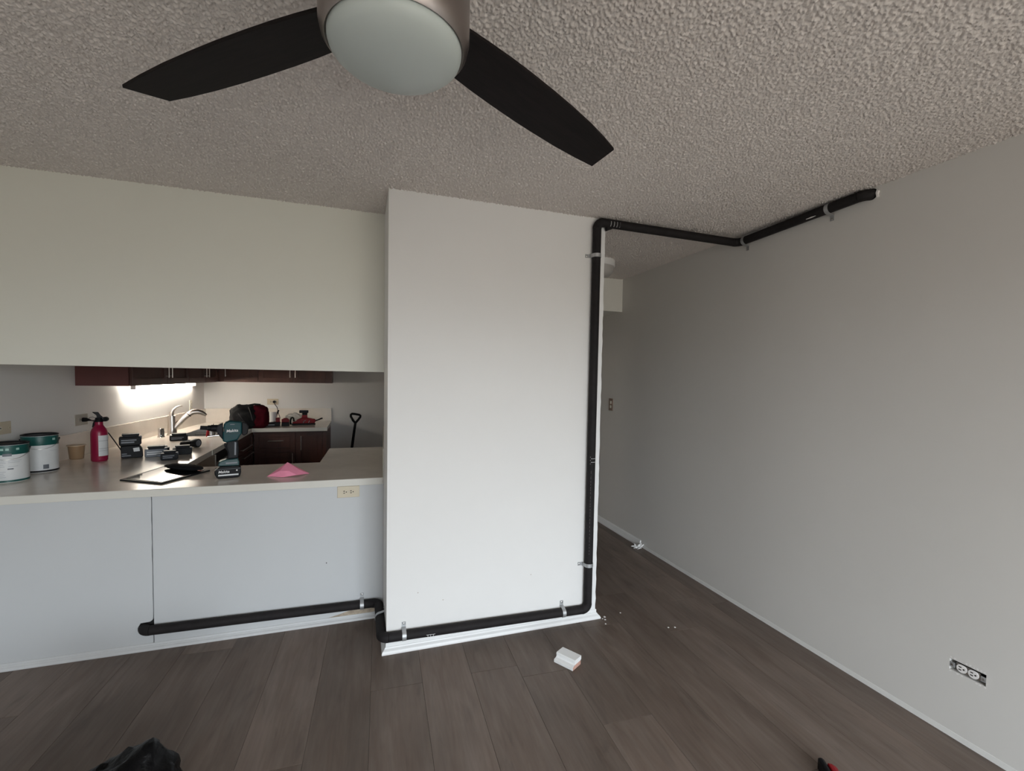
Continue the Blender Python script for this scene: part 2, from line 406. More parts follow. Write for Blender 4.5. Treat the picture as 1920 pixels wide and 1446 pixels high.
MB().prism([(-.2, .376+.0), (-.196, .380), (-.192, .376), (-.196, .372)], YB-.0008, YB, 'y').build('screw_hole', M_slot, bar)

col = MB().prism([(XC0, YC), (1.404, YC), (1.404, 4.17), (.205, 4.17), (.142, 3.05), (XC0, YB)], 0, H).build('wall_column', M_wall, kind=st)
zz, jj = jig(0.0, 2.5, 60, .0022, 9)
skin = [(1.39, 0)]+[(1.4155+j, z) for z, j in zip(zz, jj)]+[(1.39, 2.5)]
MB().prism(skin, YC-.0006, YC+.06, 'y').build('drywall_edge', M_trim, col, label='bare ragged drywall edge of the column')
b = MB()
for cx, cz in ((.30, .31), (.44, .25), (.97, .33)): b.box(cx, cx+.004, YC-.0004, YC, cz, cz+.005)
b.build('scuff_marks', M_torn, col, kind='stuff')
MB().prism([(1.42, 3.93), (XR, 3.93), (XR, 4.5), (1.42, 4.5)], 2.181, H).build('trim_1', pm('soffit_paint', (.80, .79, .73), .6, var=.01), kind=st)
# baseboards
prof = [(0, 0), (-.024, 0), (-.025, .008), (-.020, .018), (-.010, .027), (-.0065, .034), (-.003, .0345), (-.003, .054), (0, .055)]
def base_x(name, x0, x1, y, m0=0, m1=0, sc=1.0, sz=1.0, mat=None):      # along x, facing -y, mitred ends
    b = MB(); A = []; B = []
    for dy, z in prof:
        A.append(b.b.verts.new((x0+m0*dy, y+dy*sc, z*sz))); B.append(b.b.verts.new((x1-m1*dy, y+dy*sc, z*sz)))
    n = len(prof); b.face(A[::-1]); b.face(B)
    for i in range(n): b.face([A[i], A[(i+1) % n], B[(i+1) % n], B[i]])
    return b.build(name, mat or M_trim, kind=st)
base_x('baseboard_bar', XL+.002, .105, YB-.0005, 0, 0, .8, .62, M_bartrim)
bc = base_x('baseboard_column', XC0, XC1, YC-.001, 1, 1)
b = MB(); A = []; B = []
for dx, z in prof:
    A.append(b.b.verts.new((XC0+dx, YC-.001+dx, z))); B.append(b.b.verts.new((XC0+dx, YB-.02, z)))
b.face(A); b.face(B[::-1]); n = len(prof)
for i in range(n): b.face([A[i], A[(i+1) % n], B[(i+1) % n], B[i]])
b.build('side_return', M_trim, bc)

# ------------------------------------------------------------------ ceiling fan
FX, FY, ZB = .0613, .927, 2.217
fan = thing('ceiling_fan', 'dark-bladed ceiling fan with round frosted light, hanging above the middle of the room', 'ceiling fan', (FX, FY, 2.5))
zb = ZB-2.5
b = MB(); b.lathe([(.001, 0), (.075, 0), (.075, -.012), (.060, -.055), (.030, -.060), (.030, -.11), (.09, -.125), (.130, -.16), (.1385, -.20), (.1385, -.262), (.137, -.264), (.137, -.267), (.1385, -.269), (.1385, -.340), (.135, -.355), (.1275, -.364), (.124, -.360), (.001, -.355)], 64)
b.build('motor_housing', pm('dark_brushed_nickel', (.34, .30, .28), .32, metal=1.0), fan, smooth=True)
b = MB(); b.lathe([(.1235, -.352), (.1235, -.366), (.121, -.374), (.110, -.384), (.09, -.393), (.065, -.400), (.035, -.404), (.0, -.4055)], 64)
b.build('light_lens', M_lens, fan, smooth='all')
up_e = [(.10, .058), (.15, .066), (.20, .072), (.26, .077), (.33, .080), (.42, .0815), (.50, .080), (.60, .076), (.70, .067), (.785, .056)]
lo_e = [(.752, -.055), (.68, -.066), (.60, -.074), (.50, -.079), (.42, -.080), (.33, -.079), (.26, -.076), (.20, -.071), (.15, -.066), (.10, -.060)]
for ang in (139, 30.3, 264.6):
    b = MB(); b.prism([(r_-.008*(t_ > 0), t_*.85) for r_, t_ in up_e+lo_e], -.004, .004)
    o = b.build('blade', M_blade, fan, bevel=.0012)
    o.rotation_euler = (math.radians(-8), 0, math.radians(ang)); o.rotation_mode = 'XYZ'
    o.matrix_local = Matrix.Translation((0, 0, zb)) @ Matrix.Rotation(math.radians(ang), 4, 'Z') @ Matrix.Rotation(math.radians(-8.5), 4, 'X')

# ------------------------------------------------------------------ the black insulated pipe and its straps
RP = .0258
path = [(-1.113, 2.985, .118), (-1.113, 2.903, .118), (.107, 2.903, .101), (.107, 2.493, .100), (1.345, 2.493, .079), (1.345, 2.493, 2.464), (2.388, 2.462, 2.446), (2.388, 1.636, 2.464), (2.462, 1.636, 2.464)]
pipe = thing('insulated_pipe', 'black foam-insulated pipe running along the bar, up the column and under the ceiling', 'pipe', (0, 0, 0))
sts, els = fillet(path, .038, 8)
for a, c in sts:
    n = 9; pts = [a+(c-a)*i/n for i in range(n+1)]
    MB().tube(pts, RP, 20).build('foam_sleeve', M_foam, pipe, smooth=True)
for k, arc in enumerate(els):
    MB().tube(arc, RP+.0009, 20).build('elbow', M_foam, pipe, smooth=True)
def ring_mark(pts_fn):
    b = MB()
    for f in pts_fn: b.tube(f, .0011, 5)
    return b
# printed marks: arcs on the sleeve
def arc_on(c, axis, a0, a1, n=8, r=RP+.0006):
    o = []
    for i in range(n+1):
        a = a0+(a1-a0)*i/n
        if axis == 'z': o.append((c[0]+r*math.sin(a), c[1]-r*math.cos(a), c[2]))
        elif axis == 'x': o.append((c[0], c[1]-r*math.cos(a), c[2]+r*math.sin(a)))
    return o
V0 = (1.345, 2.493)
MB().tube([(XR-.004, 1.634, 2.464), (XR+.001, 1.6335, 2.464)], .0275, 20).build('end_collar', M_blk, pipe, smooth=True)
for z in (1.030, 1.008): ring_mark([arc_on((*V0, z), 'z', -.55, 1.25)]).build('printed_band', M_white, pipe, label='white printed band on the riser')
for z in (1.040, 1.019, .998): ring_mark([arc_on((*V0, z), 'z', -.72, -.62)]).build('printed_tick', M_white, pipe)
b = MB(); rr = random.Random(2); z = .955
while z > .44:
    l = rr.uniform(.002, .018); a = -.45
    p = (V0[0]+(RP+.0003)*math.sin(a), V0[1]-(RP+.0003)*math.cos(a))
    b.tube([(*p, z), (*p, z-l)], .0006, 4); z -= l+rr.uniform(.003, .012)
b.build('printed_line', pm('faint_print', (.22, .20, .19), .7), pipe, label='faint printed line down the riser', kind='stuff')
xs = (.352, .367, .382)
zc = lambda x: .100-(x-.096)*(.021/1.249)
for x in xs: ring_mark([arc_on((x, 2.493, zc(x)), 'x', -.72, -.14)]).build('printed_tooth', M_white, pipe)
ring_mark([[(.344, 2.493-RP*math.cos(.12)-.0006, zc(.344)-RP*math.sin(.12)), (.392, 2.493-RP*math.cos(.12)-.0006, zc(.392)-RP*math.sin(.12))]]).build('printed_bar', M_white, pipe, label='white bar over the comb-shaped mark on the lower run')
for x in (1.425, 1.447, 1.467, 1.487): ring_mark([arc_on((x, 2.4905, 2.462), 'x', -.9, .3)]).build('printed_stripe', M_white, pipe)
b = MB(); b.prism([(1.405, 2.442), (1.45, 2.436), (1.408, 2.418)], 2.48, 2.505, 'y'); b.build('shadow_wedge', M_foam, pipe)  # dark shade in the gap under the top elbow, put in as a black wedge

MB().tube([(2.388-RP*.72, 1.895, 2.4565-RP*.70), (2.388-RP*.72, 1.92, 2.4560-RP*.70), (2.388-RP*.72, 1.952, 2.4555-RP*.70)], [.001, .0035, .0015], 6).build('scrape_mark', M_paper, pipe, smooth=True, label='small white scrape on the pipe along the right wall')
def strap(label, loc, d, n, t):                       # d along the pipe, n out of the wall, t towards the screw tab
    r = thing('pipe_strap', label, 'pipe strap', loc, 0, 'zinc straps holding the black pipe')
    m = Matrix((d, n, t)).transposed().to_4x4(); m.translation = Vector(loc); r.matrix_world = m
    R = RP+.0012; c = .0265; pf = [(.001, .062), (.001, .034)]
    for i in range(15):
        a = math.radians(68-i*(158/14)); pf.append((c+R*math.cos(a)*1.0, R*math.sin(a)))
    pf += [(.004, -.0285)]
    th = .0016; b = MB(); w = .011
    P = [Vector(q) for q in pf]; O = []
    for i, q in enumerate(P):
        tg = (P[min(i+1, len(P)-1)]-P[max(i-1, 0)]).normalized(); O.append(q+Vector((-tg.y, tg.x))*th)
    A = [[b.b.verts.new((x, q.x, q.y)) for q in L] for x in (-w, w) for L in (P, O)]
    for i in range(len(P)-1):
        for X, Y in ((0, 1), (1, 3), (3, 2), (2, 0)): b.face([A[X][i], A[X][i+1], A[Y][i+1], A[Y][i]])
    b.face([A[0][0], A[1][0], A[3][0], A[2][0]]); b.face([A[0][-1], A[1][-1], A[3][-1], A[2][-1]])
    b.build('band', M_zinc, r, smooth=True)
    b = MB(); b.lathe([(0, 0), (.0055, 0), (.005, .003), (.002, .0042), (0, .0042)], 12)
    s = b.build('screw', M_steel, r, smooth=True); s.location = (0, .002, .053); s.rotation_euler = (-PI/2, 0, 0)
    return r
X_, Y_, Z_ = Vector((1, 0, 0)), Vector((0, 1, 0)), Vector((0, 0, 1))
strap('zinc strap on the bar front, on the left of the jog in the pipe', (.008, YB, .1015), -X_, -Y_, Z_)
strap('zinc strap around the short jog of pipe beside the column', (XC0, 2.72, .1005), Y_, -X_, Z_)
strap('zinc strap low on the left of the column face, near the white comb mark', (.226, YC, .098), -X_, -Y_, Z_)
strap('zinc strap low on the right of the column face, near the bottom elbow', (1.178, YC, .082), -X_, -Y_, Z_)
strap('zinc strap on the riser low on the column, screw tab to the left', (1.345, YC, .362), -Z_, -Y_, -X_)
strap('zinc strap on the riser high on the column, near the ceiling', (1.345, YC, 2.262), -Z_, -Y_, -X_)
strap('zinc strap on the right wall, in the corner by the pipe bend', (XR, 2.405, 2.447), -Y_, -X_, -Z_)
strap('zinc strap on the right wall, near the far end of the pipe', (XR, 1.835, 2.4595), -Y_, -X_, -Z_)

# ------------------------------------------------------------------ outlets and switches
def recept(p, x, z, yf, mat, w=.017, hh=.0145):
    b = MB(); n = 18; pts = []
    for i in range(n):
        a = 2*PI*i/n; pts.append((x+w*math.cos(a), z+max(-hh, min(hh, w*math.sin(a)))))
    b.prism(pts, yf-.003, yf, 'y'); f = b.build('receptacle_face', mat, p)
    b = MB()
    for dz in (-.0058, .0058): b.box(x-.0095, x-.0005, yf-.0036, yf-.0028, z+dz-.0022, z+dz+.0022)
    b.build('slots', M_slot, f)
    # round earth hole
    h = MB(); h.prism([(x+.0075+.0034*math.cos(k*PI/5), z+.0034*math.sin(k*PI/5)) for k in range(10)], yf-.0036, yf-.0028, 'y')
    h.build('earth_hole', M_slot, f)
def outlet(label, loc, rz, mat, w=.127, h=.072, faces=True, cat='outlet', name='wall_outlet'):
    r = thing(name, label, cat, loc, rz)
    MB().box(-w/2, w/2, -.006, 0, -h/2, h/2).build('cover_plate', mat, r, bevel=.002)
    if faces:
        for x in (-.0195, .0195): recept(r, x, 0, -.006, mat)
        b = MB(); b.prism([(.0025*math.cos(k*PI/4), .0025*math.sin(k*PI/4)) for k in range(8)], -.0072, -.006, 'y'); b.build('screw', M_steel, r)
    return r
outlet('almond double outlet on the bar front, just under the counter edge', (-.0715, YB, .8045), 0, M_almond, .127, .069)
bo = outlet('almond outlet on the kitchen back wall with a black plug in it', (-1.10, 6.7, 1.147), 0, M_almond, .132, .077)
kx = lambda y: -1.978+(y-3.97)*.0375                  # kitchen left wall face
kr = math.atan2(1, .0375)                             # things on that wall face +x
lo1 = outlet('wide grey-beige outlet on the kitchen left wall behind the fire extinguisher', (kx(4.225), 4.225, 1.148), PI/2-.0375, pm('grey_beige_plastic', (.44, .41, .36), .4), .15, .082)
r = outlet('almond jack plate on the kitchen left wall above the paint cans', (kx(3.49), 3.49, 1.166), PI/2-.0375, M_almond, .125, .074, faces=False, cat='jack plate', name='jack_plate')
for x, q in ((-.022, .007), (.046, .003)):
    b = MB(); b.prism([(x+q*1.6*math.cos(k*PI/6), q*1.6*math.sin(k*PI/6)) for k in range(12)], -.0085, -.006, 'y'); f = b.build('jack', M_ivory if q > .005 else M_almond, r)
    b = MB(); b.prism([(x+q*.6*math.cos(k*PI/6), q*.6*math.sin(k*PI/6)) for k in range(12)], -.0092, -.0083, 'y'); b.build('jack_hole', M_slot, f)
r = outlet('small ivory outlet on the kitchen left wall behind the faucet handle', (kx(6.27), 6.27, 1.125), PI/2-.0375, M_ivory, .075, .125, faces=False)
for z in (-.02, .02): recept(r, 0, z, -.006, M_ivory)
# bare receptacle without plate in the right wall
r = thing('bare_outlet', 'white outlet without cover plate set in a rough hole low in the right wall', 'outlet', (XR, 1.1485, .3145), -PI/2)
b = MB(); b.box(-.063, .063, .045, .05, -.027, .027); b.box(-.063, .063, .002, .05, -.0285, -.0265).box(-.063, .063, .002, .05, .0265, .0285).box(-.065, -.062, .002, .05, -.027, .027).box(.062, .065, .002, .05, -.027, .027)
b.build('outlet_box', M_dark, r)
b = MB(); b.box(-.041, .041, .003, .03, -.0165, .0165); b.build('device_body', M_steel, r, bevel=.002)
for x in (-.052, .052): MB().box(x-.009, x+.009, .0, .002, -.011, .011).build('yoke_ear', M_zinc, r, bevel=.0008)
for x in (-.0195, .0195): recept(r, x, 0, .003, M_paper, .0175, .0165)
for x in (-.052, .052):
    b = MB(); b.prism([(x+.0042*math.cos(k*PI/6), .0042*math.sin(k*PI/6)) for k in range(12)], -.0015, 0, 'y'); b.build('screw', M_steel, r)
b = MB(); rr = random.Random(4)
for i in range(10):
    for s in (-1, 1):
        x = -.062+.0125*i+rr.uniform(0, .004); z = s*(.0295+rr.uniform(0, .003))
        if rr.random() < .6: b.prism([(x, z-.002), (x+.008, z-.001), (x+.006, z+.002), (x+.001, z+.0015)], -.001, .001, 'y')
b.build('chipped_plaster', M_paper, r, kind='stuff', label='white chipped plaster crumbs around the hole')
# hall switch
r = thing('light_switch', 'small brownish switch plate far back on the hall wall', 'switch', (XR, 4.085, 1.264), -PI/2)
MB().box(-.038, .038, -.006, 0, -.062, .062).build('cover_plate', pm('switch_plate_brown', (.28, .20, .155), .4), r, bevel=.002)
for z in (-.022, .022): MB().box(-.012, .012, -.010, -.006, z-.014, z+.014).build('rocker', M_ivory, r, bevel=.001)

# hall ceiling light
r = thing('hall_ceiling_light', 'white round flush ceiling light in the hall, half hidden behind the column edge', 'ceiling light', (1.848, 3.42, 2.5))
MB().lathe([(0, 0), (.150, 0), (.150, -.05), (.146, -.055), (0, -.055)], 40).build('base_ring', M_wall, r, smooth=True)
MB().lathe([(.140, -.055), (.141, -.075), (.135, -.10), (.115, -.122), (.07, -.134), (0, -.138)], 40).build('glass_bowl', pm('opal_glass', (.50, .48, .46), .4), r, smooth='all')

# ------------------------------------------------------------------ kitchen counter (one continuous worktop)
ZT, ZA = .887, .8455
ct = thing('countertop', 'speckled beige laminate worktop wrapping the bar, sink side and back wall of the kitchen', 'countertop', (0, 0, 0))
kw = lambda y: kx(y)+.002
b = MB()
zt0 = ZT-.012
fr = lambda y: -1.125-(y-3.5)*.0213                   # front edge of the sink side
tops = [[(kw(2.9), 2.906), (.128, 2.906), (.1545, 3.512), (-.278, 3.512), (fr(3.512), 3.512), (kw(3.512), 3.512)],
        [(-.278, 3.512), (.1545, 3.512), (.18, 4.167), (-.254, 4.167)],
        [(kw(3.512), 3.512), (fr(3.512), 3.512), (fr(5.22), 5.22), (kw(5.22), 5.22)],
        [(kw(5.22), 5.22), (-1.69, 5.22), (-1.69, 6.08), (kw(6.08), 6.08)],
        [(-1.31, 5.22), (fr(5.22), 5.22), (fr(5.85), 5.85), (fr(5.85), 6.08), (-1.31, 6.08)],
        [(kw(6.08), 6.08), (fr(5.85), 6.08), (fr(5.85), 5.85), (-.385, 5.85), (-.385, 6.696), (kw(6.696), 6.696)]]
for p in tops: b.prism(p, ZA, ZT)
b.build('worktop', M_counter, ct)
b = MB()
b.prism([(XL+.002, 2.9), (.128, 2.9), (.128, 2.906), (XL+.002, 2.906)], ZA, ZT)
b.build('front_edge_strip', M_apron, ct, bevel=.0015)
b = MB()
b.prism([(fr(4.26), 4.26), (fr(4.26)+.003, 4.26), (fr(5.85)+.003, 5.847), (fr(5.85), 5.85)], ZA, ZT-.0005)
b.prism([(fr(5.85), 5.847), (-.382, 5.847), (-.382, 5.85), (fr(5.85), 5.85)], ZA, ZT-.0005)
b.build('kitchen_edge_strip', M_apron, ct)
T_ = lambda o, l: tag(o, l, 'backsplash')
b = MB(); b.prism([(kw(3.35), 3.35), (kw(3.35)+.018, 3.35), (kw(6.69)+.018, 6.69), (kw(6.69), 6.69)], ZT, 1.058); T_(b.build('backsplash', M_counter, None, bevel=.0015), 'long beige laminate backsplash along the kitchen left wall')
b = MB(); b.box(kw(6.69)+.019, -.385, 6.680, 6.699, ZT, 1.060); T_(b.build('backsplash', M_counter, None, bevel=.0015), 'beige laminate backsplash along the kitchen back wall')
b = MB(); b.prism([(.1285, 2.9), (.1325, 2.9), (.1335, 2.93), (.140, 3.05), (.1985, 4.16), (.181, 4.165), (.130, 2.93)], ZT-.04, 1.065); T_(b.build('backsplash', M_apron, None), 'short pale laminate end splash against the column side of the bar')
# sink
sk = thing('kitchen_sink', 'stainless steel sink let into the worktop behind the black tools', 'sink', (-1.5, 5.65, ZT))
b = MB(); x0, x1, y0, y1 = -.188, .188, -.428, .428
b.box(x0-.012, x1+.012, y0-.012, y0, 0, .003).box(x0-.012, x1+.012, y1, y1+.012, 0, .003).box(x0-.012, x0, y0, y1, 0, .003).box(x1, x1+.012, y0, y1, 0, .003)
b.build('rim', M_steel, sk)
b = MB(); b.box(x0, x1, y0, y1, -.18, -.178).box(x0, x0+.002, y0, y1, -.18, 0).box(x1-.002, x1, y0, y1, -.18, 0).box(x0, x1, y0, y0+.002, -.18, 0).box(x0, x1, y1-.002, y1, -.18, 0).box(x0, x1, .06, .075, -.18, -.03)
b.build('basin', M_steel, sk)

# ------------------------------------------------------------------ cabinets
def door(p, x0, x1, z0, z1, mat=M_cherry, fr=.055, name='door'):      # faces local -y, front plane y=0
    b = MB(); g_ = .0015
    x0 += g_; x1 -= g_; z0 += g_; z1 -= g_
    b.box(x0+fr-.004, x1-fr+.004, -.008, 0, z0+fr-.004, z1-fr+.004)
    for q in ((x0, x0+fr, z0, z1), (x1-fr, x1, z0, z1), (x0+fr, x1-fr, z0, z0+fr), (x0+fr, x1-fr, z1-fr, z1)): b.box(q[0], q[1], -.02, 0, q[2], q[3])
    return b.build(name, mat, p, bevel=.0012)
def handle(p, a, c, r=.005):
    a, c = Vector(a), Vector(c); b = MB(); d = (c-a).normalized()
    b.tube([a, c], r, 10)
    for q in (a+d*.014, c-d*.014): b.tube([q, (q.x, -.018, q.z)], r*.8, 8)
    return b.build('handle', M_nickel, p, smooth=True)
def cabinet(name, label, loc, rz, w, dep, z0, z1, side=M_cherrys, toe=False):
    r = thing(name, label, 'cabinet', loc, rz)
    b = MB(); b.box(0, w, 0.001, dep, z0+(.1 if toe else 0), z1)
    if toe: b.box(0, w, .06, dep, z0, z0+.1)
    b.build('carcass', side, r)
    return r
# wall cabinets above the sink (front faces +x): local x runs along world +y
cA = cabinet('wall_cabinet', 'dark cherry wall cabinet above the sink side, red-brown end panel towards the room', (-1.648, 4.163, 0), PI/2-.0, 1.205, .318, 1.402, 2.15)
d = door(cA, .012, .665, 1.404, 2.148); handle(d, (.63, -.045, 1.463), (.63, -.045, 1.60))
d = door(cA, .668, 1.203, 1.404, 2.148); handle(d, (.705, -.045, 1.463), (.705, -.045, 1.60))
cB = cabinet('wall_cabinet', 'dark cherry wall cabinet beyond the light tube, next to the kitchen corner', (-1.648, 5.37, 0), PI/2-.0, .99, .28, 1.402, 2.15)
d = door(cB, .002, .505, 1.404, 2.148); handle(d, (.46, -.045, 1.463), (.46, -.045, 1.60))
d = door(cB, .508, .985, 1.404, 2.148); handle(d, (.555, -.045, 1.463), (.555, -.045, 1.60))
cC = cabinet('wall_cabinet', 'narrow dark cherry wall cabinet in the back corner with one handle', (-1.665, 6.375, 0), 0, .46, .322, 1.405, 2.15)
d = door(cC, .04, .46, 1.407, 2.148); handle(d, (.115, -.045, 1.47), (.115, -.045, 1.60))
MB().box(0, .039, -.02, 0, 1.407, 2.148).build('stile', M_cherry, cC)
cD = cabinet('wall_cabinet', 'brown cherry wall cabinet with two handles on the back wall', (-1.204, 6.375, 0), 0, .842, .322, 1.405, 2.15)
d = door(cD, .002, .39, 1.407, 2.148); handle(d, (.358, -.045, 1.47), (.358, -.045, 1.60))
d = door(cD, .393, .765, 1.407, 2.148); handle(d, (.418, -.045, 1.47), (.418, -.045, 1.60))
MB().box(.767, .842, -.02, 0, 1.407, 2.148).build('stile', M_cherry, cD)
# base cabinets on the back wall
cE = cabinet('base_cabinet', 'dark cherry base cabinet with a wide drawer, below the back worktop', (-1.168, 5.915, 0), 0, .438, .78, 0, .843, toe=True)
d = door(cE, .005, .435, .60, .835, name='drawer', fr=.05); handle(d, (.15, -.045, .737), (.312, -.045, .737))
d = door(cE, .005, .435, .105, .595); handle(d, (.405, -.045, .44), (.405, -.045, .585))
cF = cabinet('base_cabinet', 'dark cherry base cabinet with one tall handle at the open end of the back counter', (-.729, 5.915, 0), 0, .335, .78, 0, .843, toe=True)
d = door(cF, .0, .29, .105, .835); handle(d, (.058, -.045, .62), (.058, -.045, .79))
MB().box(.291, .335, -.02, 0, .105, .843).build('stile', M_cherry, cF)
# sink side, faces +x
cG = cabinet('base_cabinet', 'dark drawer cabinet under the sink with two long bar handles', (-1.195, 4.95, 0), PI/2, .955, .55, 0, .64, side=M_cherrys, toe=True)
b = MB(); b.box(0, .955, 0.001, .05, .64, .843); b.build('top_rail', M_cherry, cG)
d = door(cG, .01, .95, .665, .838, name='drawer', fr=.04); handle(d, (.36, -.045, .716), (.80, -.045, .716))
d = door(cG, .01, .95, .50, .66, name='drawer', fr=.04); handle(d, (.42, -.045, .625), (.88, -.045, .625))
d = door(cG, .01, .95, .105, .495, name='drawer')
dw = thing('dishwasher', 'black dishwasher with a grey handle bar under the sink-side worktop', 'dishwasher', (-1.175, 4.32, 0), PI/2)
MB().box(0, .61, 0, .56, .02, .843).build('body', M_blk, dw)
MB().box(.004, .606, -.02, 0, .765, .842).build('control_panel', M_blk, dw, bevel=.003)
MB().box(.004, .606, -.02, 0, .11, .70).build('door', M_blk2, dw, bevel=.003)
b = MB(); b.box(.004, .606, -.032, 0, .705, .76); b.build('handle', M_door_gray, dw, bevel=.006)
ep = thing('base_cabinet', 'tan laminate end cabinet under the worktop corner next to the dishwasher', 'cabinet', (-1.142, 3.515, 0), PI/2)
MB().box(0, .785, 0.0, .5, 0, .844).build('carcass', M_tanpan, ep)
MB().box(.001, .772, -.014, 0, .1, .843).build('side_panel', M_tanpan, ep, bevel=.002)
MB().box(.774, .785, -.018, 0, .1, .843).build('edge_strip', M_apron, ep)
# under-cabinet tube light
ul = thing('under_cabinet_light', 'glowing fluorescent tube under the wall cabinets above the sink', 'light', (-1.868, 5.40, 1.402), PI/2)
MB().box(-.62, .93, -.022, .022, -.010, 0).build('fixture_base', M_paper, ul)
M_tube = pm('lit_tube', (1, 1, 1), .4, emit=(1, .93, .80), strength=TUBE_LIGHT)
MB().tube([(-.59, 0, -.030), (.91, 0, -.030)], .0125, 12).build('tube', M_tube, ul, smooth=True)
for x in (-.60, .92): MB().box(x-.006, x+.006, -.017, .017, -.046, -.0).build('end_cap', M_paper, ul)

# faucet
f = thing('faucet', 'brushed nickel pull-out faucet with curved lever behind the sink', 'faucet', (-1.772, 5.35, ZT), .30)
s1 = 1.08
b = MB(); b.lathe([(0, 0), (.046, 0), (.046, .006), (.042, .012), (.038, .02), (.037, .08), (.034, .15), (.031, .195), (.0, .205)], 24); b.build('body', M_nickel, f, smooth=True)
b = MB(); b.tube([(.006, 0, .060), (.042, 0, .105), (.092, 0, .165), (.135, 0, .205), (.168, 0, .226), (.21, 0, .230), (.245, 0, .217), (.282, 0, .190)], [.030, .029, .028, .028, .029, .028, .024, .015], 16, flat=.9); b.build('spout', M_nickel, f, smooth=True)
b = MB(); b.tube([(.130, 0, .2005), (.136, 0, .206)], .0288, 16); b.build('seam_ring', M_slot, f)
b = MB(); b.tube([(-.003, 0, .185), (-.001, 0, .222), (.012, 0, .252), (.035, 0, .276), (.062, 0, .288), (.085, 0, .291)], [.032, .026, .019, .014, .011, .008], 14, flat=.75); b.build('lever', M_nickel, f, smooth=True)
ag = thing('air_gap_cap', 'small chrome capped cylinder on the worktop left of the faucet', 'cap', (-1.82, 5.225, ZT))
MB().lathe([(0, 0), (.032, 0), (.028, .006), (.026, .02), (.025, .078), (.020, .084), (0, .085)], 24).build('cap', M_chrome, ag, smooth=True)
MB().box(-.004, .014, -.0275, -.02, .02, .06).build('slot', M_slot, ag).rotation_euler = (0, 0, .3)

# ------------------------------------------------------------------ things on the bar and counter
def facing(base, az, off=0.0):                        # local x = right in the photograph, local -y towards the room
    a = math.radians(az); return (base[0]+math.sin(a)*off, base[1]+math.cos(a)*off, ZT), -a
def paint_can(label, base, az, r, h, band, tagbox):
    loc, rz = facing(base, az, r); t = thing('paint_can', label, 'paint can', loc, rz, 'two paint cans at the left of the bar')
    MB().lathe([(0, 0), (r-.004, 0), (r, .004), (r, h-.006), (r-.003, h)], 48).build('can_body', M_label, t, smooth=True)
    MB().lathe([(r+.0006, .003), (r+.0006, .013), (r+.0002, .0132)], 48).build('bottom_band', M_green if tagbox else M_blk2, t, smooth=True)
    MB().lathe([(r+.0004, h-band), (r+.0007, h-band+.001), (r+.0007, h-.008), (r+.0004, h-.007)], 48).build('label_band', M_green, t, smooth=True)
    MB().lathe([(r-.001, h-.006), (r+.0022, h-.004), (r+.0022, h+.001), (r-.003, h+.003), (r-.007, h+.001), (r-.010, h-.006), (r-.018, h-.008), (r-.022, h-.004), (0, h-.004)], 48).build('lid', M_blk2, t, smooth=True)
    pts = [((r+.003)*math.cos(q), -(r+.003)*math.sin(q)*.98, h-.03-.055*math.sin(q)) for q in [PI*i/18 for i in range(19)]]
    MB().tube(pts, .0013, 6).build('wire_handle', M_steel, t, smooth=True)
    for x in (-1, 1):
        q = MB(); q.tube([(x*(r-.001), 0, h-.03), (x*(r+.006), 0, h-.03)], .006, 10); q.build('handle_ear', M_blk2, t, smooth=True)
    return t, r, h
def arc_patch(r, a0, a1, z0, z1, n=10):               # angle measured from the camera-facing direction, to the right
    b = MB(); b.lathe([(r, z0), (r, z1)], n, a0=math.radians(-90+a0), a1=math.radians(-90+a1)); return b
t, r, h = paint_can('nearer white paint can with bright green top band, at the far left of the bar', (-1.838, 3.252), -29, .083, .212, .058, True)
tg = arc_patch(r+.0012, -14, 10, h-.066, h-.051).build('brand_box', M_gry, t)
for i, z in enumerate((.125, .117, .109, .098, .088, .060, .05, .04, .03)):
    arc_patch(r+.0008, -48 if i % 2 else -40, -12+3*(i % 3), z, z+.0022).build('text_line', pm('faint_ink', (.45, .48, .52), .6) if i == 0 else bpy.data.materials['faint_ink'], t)
for i, z in enumerate((.120, .110, .088)):
    arc_patch(r+.0008, 0, 38-6*i, z, z+.002).build('text_line', bpy.data.materials['faint_ink'], t)
arc_patch(r+.0008, -2, 14, .072, .079).build('text_line', M_gry, t)
for a in (-20, -6, 22): arc_patch(r+.0011, a, a+9, h-.034, h-.022).build('white_mark', pm('pale_green_print', (.35, .55, .5), .5) if 'pale_green_print' not in bpy.data.materials else bpy.data.materials['pale_green_print'], t)
t, r, h = paint_can('farther white paint can with dark green band, half hidden behind the nearer can', (-1.842, 3.525), -27, .082, .228, .062, False)
arc_patch(r+.0010, 8, 26, .022, .048).build('barcode_box', M_gry, t)
arc_patch(r+.0012, 40, 52, h-.034, h-.021).build('white_mark', bpy.data.materials['pale_green_print'], t)
arc_patch(r+.0009, 30, 60, .13, .1315).build('text_line', bpy.data.materials['faint_ink'], t)

loc, rz = facing((-1.915, 4.002), -25.6, .042)
t = thing('plastic_tub', 'small cloudy tan plastic tub between the paint cans and the fire extinguisher', 'tub', (-1.905, 4.03, ZT), rz)
MB().lathe([(0, .002), (.034, 0), (.038, .004), (.046, .095), (.0445, .095), (.037, .006), (0, .005)], 32).build('tub_wall', M_tan, t, smooth=True)
MB().lathe([(.045, .094), (.051, .095), (.051, .100), (.045, .101), (.0445, .096)], 32).build('rim', pm('pale_rim', (.62, .5, .36), .3, alpha=.8), t, smooth=True)

